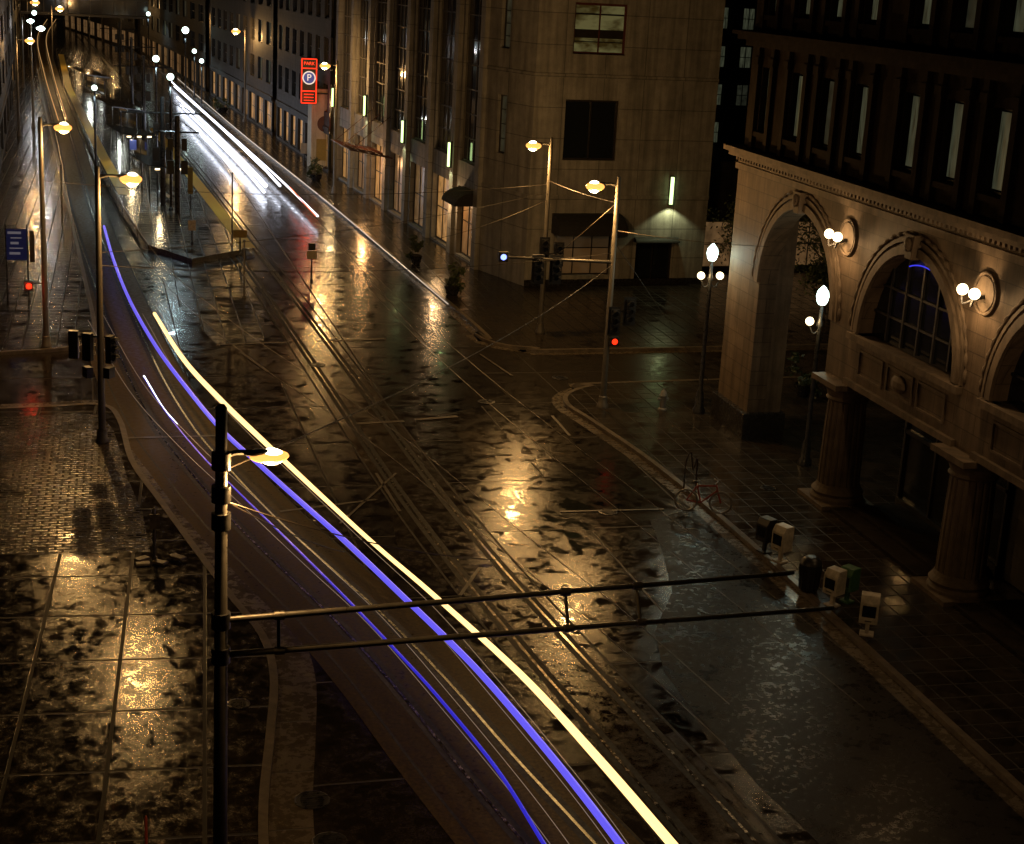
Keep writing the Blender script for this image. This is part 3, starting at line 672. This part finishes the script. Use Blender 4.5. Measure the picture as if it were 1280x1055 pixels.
for c,r,zs,zb in arches[1:]:
    x0=c-3.6;x1=c+3.6; sh=MB(Tr)
    for x in(x0,x0+2.3,c+1.4,x1-.12): sh.bb(x,x+.12,2.4,2.55,.15,4.7)
    sh.bb(x0,x1,2.4,2.55,3.1,3.25); sh.bb(x0,x1,2.35,2.55,.15,.6); sh.bb(x0,x1,2.2,2.6,4.4,4.9)
    so_=sh.obj('shopfront','frame',RB,world=True)
    MB(Tr).add([(c-3.6,2.5,.2),(c+3.6,2.5,.2),(c+3.6,2.5,4.7),(c-3.6,2.5,4.7)],[(0,1,2,3)]).obj('shop_window','glass2',so_,world=True)
    MB(Tr).bb(c-3.4,c+3.4,-.35,.4,.15,.3).bb(c-3.2,c+3.2,.4,2.4,.15,.42).obj('step','stoneU',RB,world=True,bev=.02)
for Y,z in((52.0,10.1),(42.3,10.0),(33.1,10.0)):
    x=S(Y); m=MB(Tr)
    for rr,yy in((.72,-.05),(.55,-.1)): m.cyl((x,0,z),(x,yy,z),rr,rr*.96,n=32)
    rb=m.obj('medallion','stoneRp',RB,world=True,sm=True)
    ring=MB(Tr); ring.tube([Vector((x+.64*math.cos(t*math.pi/16),-.08,z+.64*math.sin(t*math.pi/16))) for t in range(33)],.05); ring.obj('medallion_rim','stoneRp',RB,world=True,sm=True)
    br=MB(Tr); br.cyl((x,-.1,z-.1),(x,-.5,z-.2),.06)
    for s2 in(-1,1): br.tube(smooth([Vector((x,-.5,z-.2)),Vector((x+s2*.25,-.65,z-.35)),Vector((x+s2*.36,-.65,z-.12))],4),.035)
    wl=br.obj('wall_lamp','darkpole',RB,world=True,sm=True)
    for s2 in(-1,1):
        MB(Tr).ball((x+s2*.36,-.65,z+.06),.18,14).obj('globe','amber',wl,world=True,sm=True)
    light('wall_lamp_light',(Tr@Vector((x,-.95,z-.25)))-RB.location,200,(1,.62,.28),.12,RB)

# ---------------- overhead wires ----------------
def wire(a,b,sag=.3,r=.013,n=12):
    pts=[a.lerp(b,i/n)-Vector((0,0,sag*4*(i/n)*(1-i/n))) for i in range(n+1)]
    o=MB().tube(pts,r,5).obj('overhead_wire','wire'); tag(o,'thin dark overhead tram wire strung above the street','wire','overhead wires')
for zz in(5.6,6.4):
    for off,pth in((0,t1[24:]),(.72,t2l[24:])):
        q=[]
        for i,p in enumerate(pth):
            d=(pth[min(i+1,len(pth)-1)]-pth[max(i-1,0)]).normalized(); q.append(Vector((p.x+d.y*off,p.y-d.x*off,zz)))
        o=MB().tube(q,.01,5).obj('overhead_wire','wire'); tag(o,'thin dark overhead tram wire strung above the street','wire','overhead wires')
b1=r1.location; b2=r2.location; bR=rR2.location; bq=rR1.location; b3=r3.location
wire(b1+Vector((.1,0,9.9)),bR+Vector((0,0,6.5)),.5); wire(b1+Vector((.1,0,9.3)),P(430,690,6.4),.1); wire(b1+Vector((.1,0,9.3)),P(620,700,6.4),.2)
wire(b2+Vector((0,0,7)),bR+Vector((0,0,7)),.5); wire(b2+Vector((0,0,7.5)),bq+Vector((0,0,7.6)),.5); wire(b3+Vector((0,0,8)),bq+Vector((0,0,8)),.6)
wire(bR+Vector((0,0,8)),Vector((FX,YC-4,8.5)),.1); wire(bR+Vector((0,0,7.5)),P(905,505,.2),.0); wire(bq+Vector((0,0,8.2)),bR+Vector((0,0,9.2)),.1); wire(bq+Vector((0,0,7.2)),P(540,300,6),.2)

# ---------------- light trails of the passing tram and cars, plus added road shine ----------------
def trail(px,z,r,mat,lab):
    o=MB().tube(smooth(pxs(px,z),7),r,8).obj('light_trail',mat,sm=True); tag(o,lab,'light trail','light trails along the street')
trail([(193,392),(230,450),(278,502),(330,552),(400,618),(470,682),(540,742),(650,842),(745,945),(840,1055),(950,1185)],1.2,lambda t:.085+.02*math.sin(t*9),'trailyellow','warm white curved light trail along the tram track')
trail([(130,283),(142,325),(162,375),(195,433),(235,487),(275,535),(320,577),(370,622),(432,677),(500,742),(560,800),(610,852),(695,952),(775,1055),(870,1185)],1.2,lambda t:.085,'trailblue','thick blue curved light trail along the tram track')
trail([(180,472),(205,512),(250,567),(300,617),(365,680),(430,745),(490,808),(545,868),(620,960),(680,1055),(760,1185)],1.2,lambda t:.02+.03*t,'trailthin','thin blue curved light trail along the tram track')
trail([(180,470),(203,508),(222,530)],1.2,lambda t:.025*(1-t)+.008,'trailwhite','short white light trail along the tram track')
for dx,dy,mt in((28,0,'trailpale'),(-22,0,'trailpale'),(45,-10,'trailpale'),(-40,8,'trailpale')): trail([(150+dx,392+dy),(200+dx,478+dy),(262+dx,548+dy),(330+dx,612+dy),(420+dx,697+dy),(500+dx,772+dy),(590+dx,875+dy),(700+dx,1010+dy),(800+dx,1150+dy)],.9,.008,mt,'faint pale light trail along the tram track')
TW='white light trail of traffic and its wet shine beside the kerb'  # extra and widened tubes fill out the white shine of the wet road
trail([(212,100),(258,142),(310,188),(352,226),(397,270)],.7,.07,'trailwhite',TW)
trail([(222,122),(262,160),(305,203),(332,232)],.7,.16,'trailwhite',TW)
trail([(228,142),(262,178),(296,215)],.7,.14,'trailwhite',TW)
trail([(218,108),(268,152),(322,203),(350,232)],.9,.1,'trailwhite',TW)
trail([(226,132),(265,170),(306,212),(330,240)],.6,.1,'trailwhite',TW)
trail([(362,234),(395,270)],1.1,.05,'trailred','short red light trail of traffic beside the kerb')
trail([(222,98),(300,165),(400,245),(480,312),(560,380)],.2,.035,'trailkerb','pale light trail low beside the kerb')
for dx in(-5,6): trail([(64+dx,24),(52+dx,46),(60+dx,90),(78+dx,150)],.8,.05,'railshine','golden glow standing in for reflections along the distant track')  # glowing tubes added as golden reflections on the far track

# ---------------- street furniture ----------------
p=P(828,512,.15); h=thing('fire_hydrant','small dark fire hydrant on wet pavement','fire hydrant',p); h.scale=(1.25,1.25,1.2)
MB().lathe((0,0,0),[(.17,0),(.17,.05),(.11,.08),(.11,.5),(.15,.53),(.15,.58),(.12,.62),(.09,.72),(.03,.78),(.03,.83)],12).obj('body','tyre',h,True)
MB().cyl((-.2,0,.42),(.2,0,.42),.06).obj('outlet','tyre',h,True)
def newsbox(u,v,mat,rz,lab,s=1.0):
    r=thing('newspaper_box',lab,'newspaper box',P(u,v,.15),rz,'newspaper boxes on the pavement')
    m=MB(); m.box((0,0,.03),(.4*s,.36*s,.06)); m.box((0,0,.25),(.12,.12,.4)); m.obj('pedestal',mat,r,bev=.01)
    vs=[(x,y,z) for x in(-.26*s,.26*s) for y,z in((-.24,.42),(.24,.42),(.24,1.22*s),(-.12,1.22*s),(-.24,1.02*s))]
    MB().add(vs,[(0,1,2,3,4),(9,8,7,6,5),(0,5,6,1),(1,6,7,2),(2,7,8,3),(3,8,9,4),(4,9,5,0)]).obj('body',mat,r,bev=.02)
    MB().box((0,-.245,.78*s),(.38*s,.012,.34*s)).obj('window','glass',r); MB().box((0,-.26,.52),(.2,.03,.03)).obj('handle','pole',r)
newsbox(1083,793,'whitebox',-.5,'cream newspaper box on wet pavement',1.05); newsbox(1040,757,'whitebox',-1.1,'cream newspaper box with green side',1.0)
newsbox(1058,752,'greenbox',-1.1,'green newspaper box between others',.95); newsbox(975,702,'whitebox',-1.2,'cream newspaper box with dark window',1.05); newsbox(955,690,'black',-1.2,'black newspaper box near kerb',1.0)
r=thing('litter_bin','round dark slatted litter bin on pavement','litter bin',P(1010,738,.15))
b=MB(); b.lathe((0,0,0),[(.26,0),(.3,.1),(.33,.85),(.35,.9),(.3,.92)],16)
for k in range(16): t=k*math.pi/8; b.cyl((.3*math.cos(t),.3*math.sin(t),.08),(.36*math.cos(t),.36*math.sin(t),.88),.02,n=5)
b.obj('basket','black',r); MB().lathe((0,0,.92),[(.36,0),(.33,.12),(.18,.24),(.1,.24)],16).obj('lid','black',r,True)
bk=thing('bicycle','dark bicycle leaning locked on the wet pavement','bicycle',P(878,640,.15),-.35); bk.scale=(1.2,1.2,1.2)
def wheel(x):
    w_=MB(); w_.tube([Vector((x+.33*math.cos(t*math.pi/14),0,.34+.33*math.sin(t*math.pi/14))) for t in range(29)],.035,6); o=w_.obj('wheel','tyre',bk,True)
    q=MB()
    for k in range(12): t=k*math.pi/6; q.cyl((x,0,.34),(x+.32*math.cos(t),0,.34+.32*math.sin(t)),.004,n=4)
    q.obj('spokes','pole',o)
wheel(-.52);wheel(.52)
f=MB(); J=dict(bb=(-.08,0,.3),seat=(-.22,0,.82),head=(.36,0,.86),hb=(.39,0,.72),r=(-.52,0,.34),f=(.52,0,.34))
for a_,b_ in(('bb','seat'),('seat','head'),('bb','hb'),('r','bb'),('r','seat'),('hb','f'),('head','hb')): f.cyl(J[a_],J[b_],.028,n=6)
f.cyl((-.22,0,.82),(-.25,0,.93),.018,n=6); f.cyl((.36,0,.86),(.35,0,.98),.018,n=6); f.obj('frame','redpaint',bk,True)
MB().ball((-.26,0,.95),(.13,.07,.035),8).obj('saddle','black',bk,True); MB().tube([Vector((.28,-.27,1.0)),Vector((.38,-.1,1.0)),Vector((.38,.1,1.0)),Vector((.28,.27,1.0))],.02,6).obj('handlebar','tyre',bk,True)
r=thing('bicycle_rack','dark bent tube rack on pavement','bicycle rack',P(862,612,.15),.5)
MB().tube(smooth([Vector((-.35,0,0)),Vector((-.35,0,1.1)),Vector((-.1,0,1.5)),Vector((.1,0,.8)),Vector((.3,0,1.2)),Vector((.35,0,0))],5),.03,8).obj('tube','darkred',r,True)
MB().box((-.35,0,.01),(.2,.2,.02)).obj('base_plate','darkred',r)
def leaves(root,c,R_,n,sz=.12,name='foliage',mat='leaf'):
    m=MB(); cl=[Vector(c)+Vector((random.gauss(0,R_[0]*.5),random.gauss(0,R_[1]*.5),random.gauss(0,R_[2]*.5))) for _ in range(max(6,n//60))]
    for _ in range(n):
        q=random.choice(cl)+Vector([random.gauss(0,min(R_)*.22) for _ in range(3)]); a_=Vector([random.uniform(-1,1) for _ in range(3)]).normalized(); b_=a_.orthogonal().normalized(); s=sz*random.uniform(.5,1.3)
        m.add([q-a_*s,q+b_*s*.45,q+a_*s,q-b_*s*.45],[(0,1,2,3)])
    return m.obj(name,mat,root)
for u,v,rr,lab in((565,368,.5,'round planter with leafy shrub at corner'),(395,226,.55,'round planter with leafy shrub on pavement'),(1003,495,.45,'low planter beside arch'),(350,150,.9,'planter with reddish shrub'),(520,330,.4,'small planter beside wall'),(270,112,.9,'planter with shrub on far pavement'),(278,140,.8,'planter with shrub on far pavement')):
    r=thing('planter',lab,'planter',P(u,v,.15),0,'planters'); MB().lathe((0,0,0),[(rr*.6,0),(rr*.75,.1),(rr,.55),(rr*1.08,.6),(rr*.9,.6),(rr*.88,.5)],16).obj('pot','darkstone',r,True)
    leaves(r,(0,0,1.0),(rr*1.2,rr*1.2,.7),400,.14,'plant')
def tree(x,y,h,lab):
    r=thing('street_tree',lab,'tree',(x,y,.15),0,'street trees'); t=MB(); t.tube(smooth([Vector((0,0,0)),Vector((.1,0,h*.25)),Vector((-.05,.1,h*.5)),Vector((.1,0,h*.85))],4),lambda k:.14*(1-k*.8)+.02)
    for k in range(9):
        z=h*(.35+.06*k); an=k*2.4; L=h*.28*(1-.05*k); t.tube([Vector((0,0,z)),Vector((L*.6*math.cos(an),L*.6*math.sin(an),z+L*.5)),Vector((L*math.cos(an),L*math.sin(an),z+L*.8))],lambda q:.05*(1-q)+.01,5)
    t.obj('trunk','bark',r,True); leaves(r,(0,0,h*.72),(h*.26,h*.26,h*.22),2600,.13,'crown')
tree(36.5,88,6.5,'slender street tree with dark thin foliage'); tree(41,86,7,'slender street tree with dark thin foliage'); tree(37.5,78.5,5.5,'slender street tree near arch'); tree(46,88,7,'slender street tree with dark thin foliage')
p=P(22,376,.15); r=thing('information_sign','blue and white information sign panel on posts','sign',p)
for x in(-.5,.6): MB().cyl((x,0,0),(x,0,4.2),.05).obj('post','darkpole',r)
MB().box((.05,-.06,3.1),(1.05,.06,1.7)).obj('panel','bluesign',r,bev=.01)
for k in range(5): MB().box((-.05+.08*(k%2),-.1,3.75-.28*k),(.7-.14*(k%3),.01,.06 if k%2 else .13)).obj('lettering','signwhite',r)
MB().box((.85,-.05,3.0),(.25,.06,1.7)).obj('banner','darkred',r)
def shelter(u,v,L,lab):
    r=thing('tram_shelter',lab,'shelter',P(u,v,.33),.18,'tram shelters on the platform')
    m=MB()
    for y in(-L/2,0,L/2):
        for x in(-.8,.8): m.cyl((x,y,0),(x,y,2.7),.06,n=8)
        m.cyl((-1.6,y,3.1),(1.6,y,2.7),.06,n=8)
    for x,z in((-.8,2.95),(.8,2.78)): m.cyl((x,-L/2,z),(x,L/2,z),.05,n=8)
    m.obj('frame','darkpole',r); MB().add([(-1.7,-L/2-.5,3.2),(1.7,-L/2-.5,2.8),(1.7,L/2+.5,2.8),(-1.7,L/2+.5,3.2),(-1.7,-L/2-.5,3.12),(1.7,-L/2-.5,2.72),(1.7,L/2+.5,2.72),(-1.7,L/2+.5,3.12)],[(0,1,2,3),(7,6,5,4),(0,4,5,1),(1,5,6,2),(2,6,7,3),(3,7,4,0)]).obj('roof','glass2',r)
    MB().box((.8,0,1.3),(.03,L-.3,1.9)).obj('glass_panel','glass2',r); MB().box((.4,0,.45),(.4,L*.7,.06)).obj('bench','pole',r)
    if L<7:
        for x in(-.9,0,.9): MB().box((x,-L/2-.54,2.85),(.35,.06,.1)).obj('lamp','amber',r)
    light('shelter_light',(0,0,2.3),260,(1,.75,.4) if L<7 else (.9,.95,.85),.2,r)
shelter(165,205,6,'glass roofed tram shelter lit from within'); shelter(112,118,14,'long glass roofed tram shelter lit from within'); shelter(200,250,6,'glass roofed tram shelter lit from within'); shelter(150,165,10,'long glass roofed tram shelter lit from within')
def post_sign(u,v,h,w_,hh,mat,lab,z=.0):
    r=thing('post_sign',lab,'sign',P(u,v,z)); MB().lathe((0,0,0),[(.1,0),(.1,.1),(.05,.14),(.045,h)],10).obj('post','darkpole',r,True)
    MB().box((0,-.06,h-hh/2),(w_,.04,hh)).obj('panel',mat,r,bev=.01); return r
r=post_sign(389,352,1.9,.6,.5,'beige','signal post with small beige panel between tracks'); signal(r,Matrix.Translation((0,0,2.15)),None,ped=True)
post_sign(238,262,3.2,.38,2.0,'yellowsign','tall yellow banner panel on platform',.33); post_sign(240,305,1.6,.5,.7,'whitebox','small pale panel on platform post',.33)
post_sign(166,205,2.2,.7,.9,'dim','lit blue information screen on post',.33); post_sign(300,316,1.5,.9,.5,'yellowsign','low beige notice panel at platform end',.33)
post_sign(380,205,2,.7,1,'beige','pale notice panel on pavement',.15)
for u,v in((236,92),(262,98),(345,152)): post_sign(u,v,2.2,1.3,1.2,'whitebox','pale notice board beside far road',.15)
for u,v,h in((290,312,5.0),(305,372,3.2),(78,290,4.5),(225,240,5)):
    r=thing('slim_post','slim grey metal post beside tracks','post',P(u,v,0),0,'slim posts'); MB().lathe((0,0,0),[(.12,0),(.12,.08),(.055,.12),(.05,h),(.02,h+.05)],10).obj('shaft','tanpole',r,True); MB().lathe((0,0,h),[(.02,0),(.08,.05),(.08,.12),(.02,.16)],8).obj('cap','tanpole',r,True)
def mast(u,v,h,arm,lab):
    r=thing('catenary_mast',lab,'mast',P(u,v,.0),0,'catenary masts along the tramway'); MB().lathe((0,0,0),[(.3,0),(.3,.1),(.22,.15),(.18,h)],12).obj('pole','darkpole',r,True)
    m=MB(); m.cyl((-arm,0,h-1.2),(arm,0,h-1.2),.07); m.cyl((0,0,h-.2),(arm*.9,0,h-1.2),.03); m.cyl((0,0,h-.2),(-arm*.9,0,h-1.2),.03); m.obj('cross_arm','darkpole',r)
    for s2 in(-1,1): MB().box((s2*.5,-.1,h*.5),(.5,.3,1.0)).obj('signal_box','black',r,bev=.03); MB().box((s2*.5,-.1,h*.72),(.4,.3,.9)).obj('signal_box','black',r,bev=.03)
mast(204,262,8.5,3,'dark catenary mast with cross arm and boxes'); mast(180,170,8.5,3,'dark catenary mast with cross arm'); mast(222,272,7.5,1.6,'dark mast with signal boxes')
mast(165,130,8.5,3,'dark catenary mast with cross arm'); mast(150,95,8.5,3,'dark catenary mast with cross arm')
r=thing('utility_post','short pale utility post on wet pavement','post',P(193,700,.15)); MB().lathe((0,0,0),[(.09,0),(.09,.1),(.05,.14),(.05,1.7),(.02,1.76)],10).obj('shaft','pole',r,True); MB().box((.02,-.05,1.3),(.3,.03,.5)).obj('plate','paint',r)
r=thing('stone_slab_pile','pale broken paving stones beside post','stones',P(200,703,.15))
for k in range(5): MB().box((random.uniform(-.6,.6),random.uniform(-.2,.2),.05+.02*k),(.45,.3,.09),random.uniform(0,3)).obj('stone','kerb',r,bev=.03)
r=thing('marker_post','red plastic marker post on wet pavement','post',P(183,1075,.15)); MB().lathe((0,0,0),[(.1,0),(.1,.04),(.035,.06),(.03,1.0),(.01,1.05)],10).obj('shaft','redpaint',r,True)
r=thing('skyway_bridge','dark enclosed footbridge crossing far street','bridge',(-17,300,0))
m=MB(); m.box((0,0,8),(44,3,.4)); m.box((0,0,11),(44,3,.4))
for k in range(23): m.box((-22+k*2,-1.4,9.5),(.12,.12,2.7))
m.obj('deck','pole',r)
MB().box((0,.3,9.5),(44,.1,2.6)).obj('glazing','glass2',r)
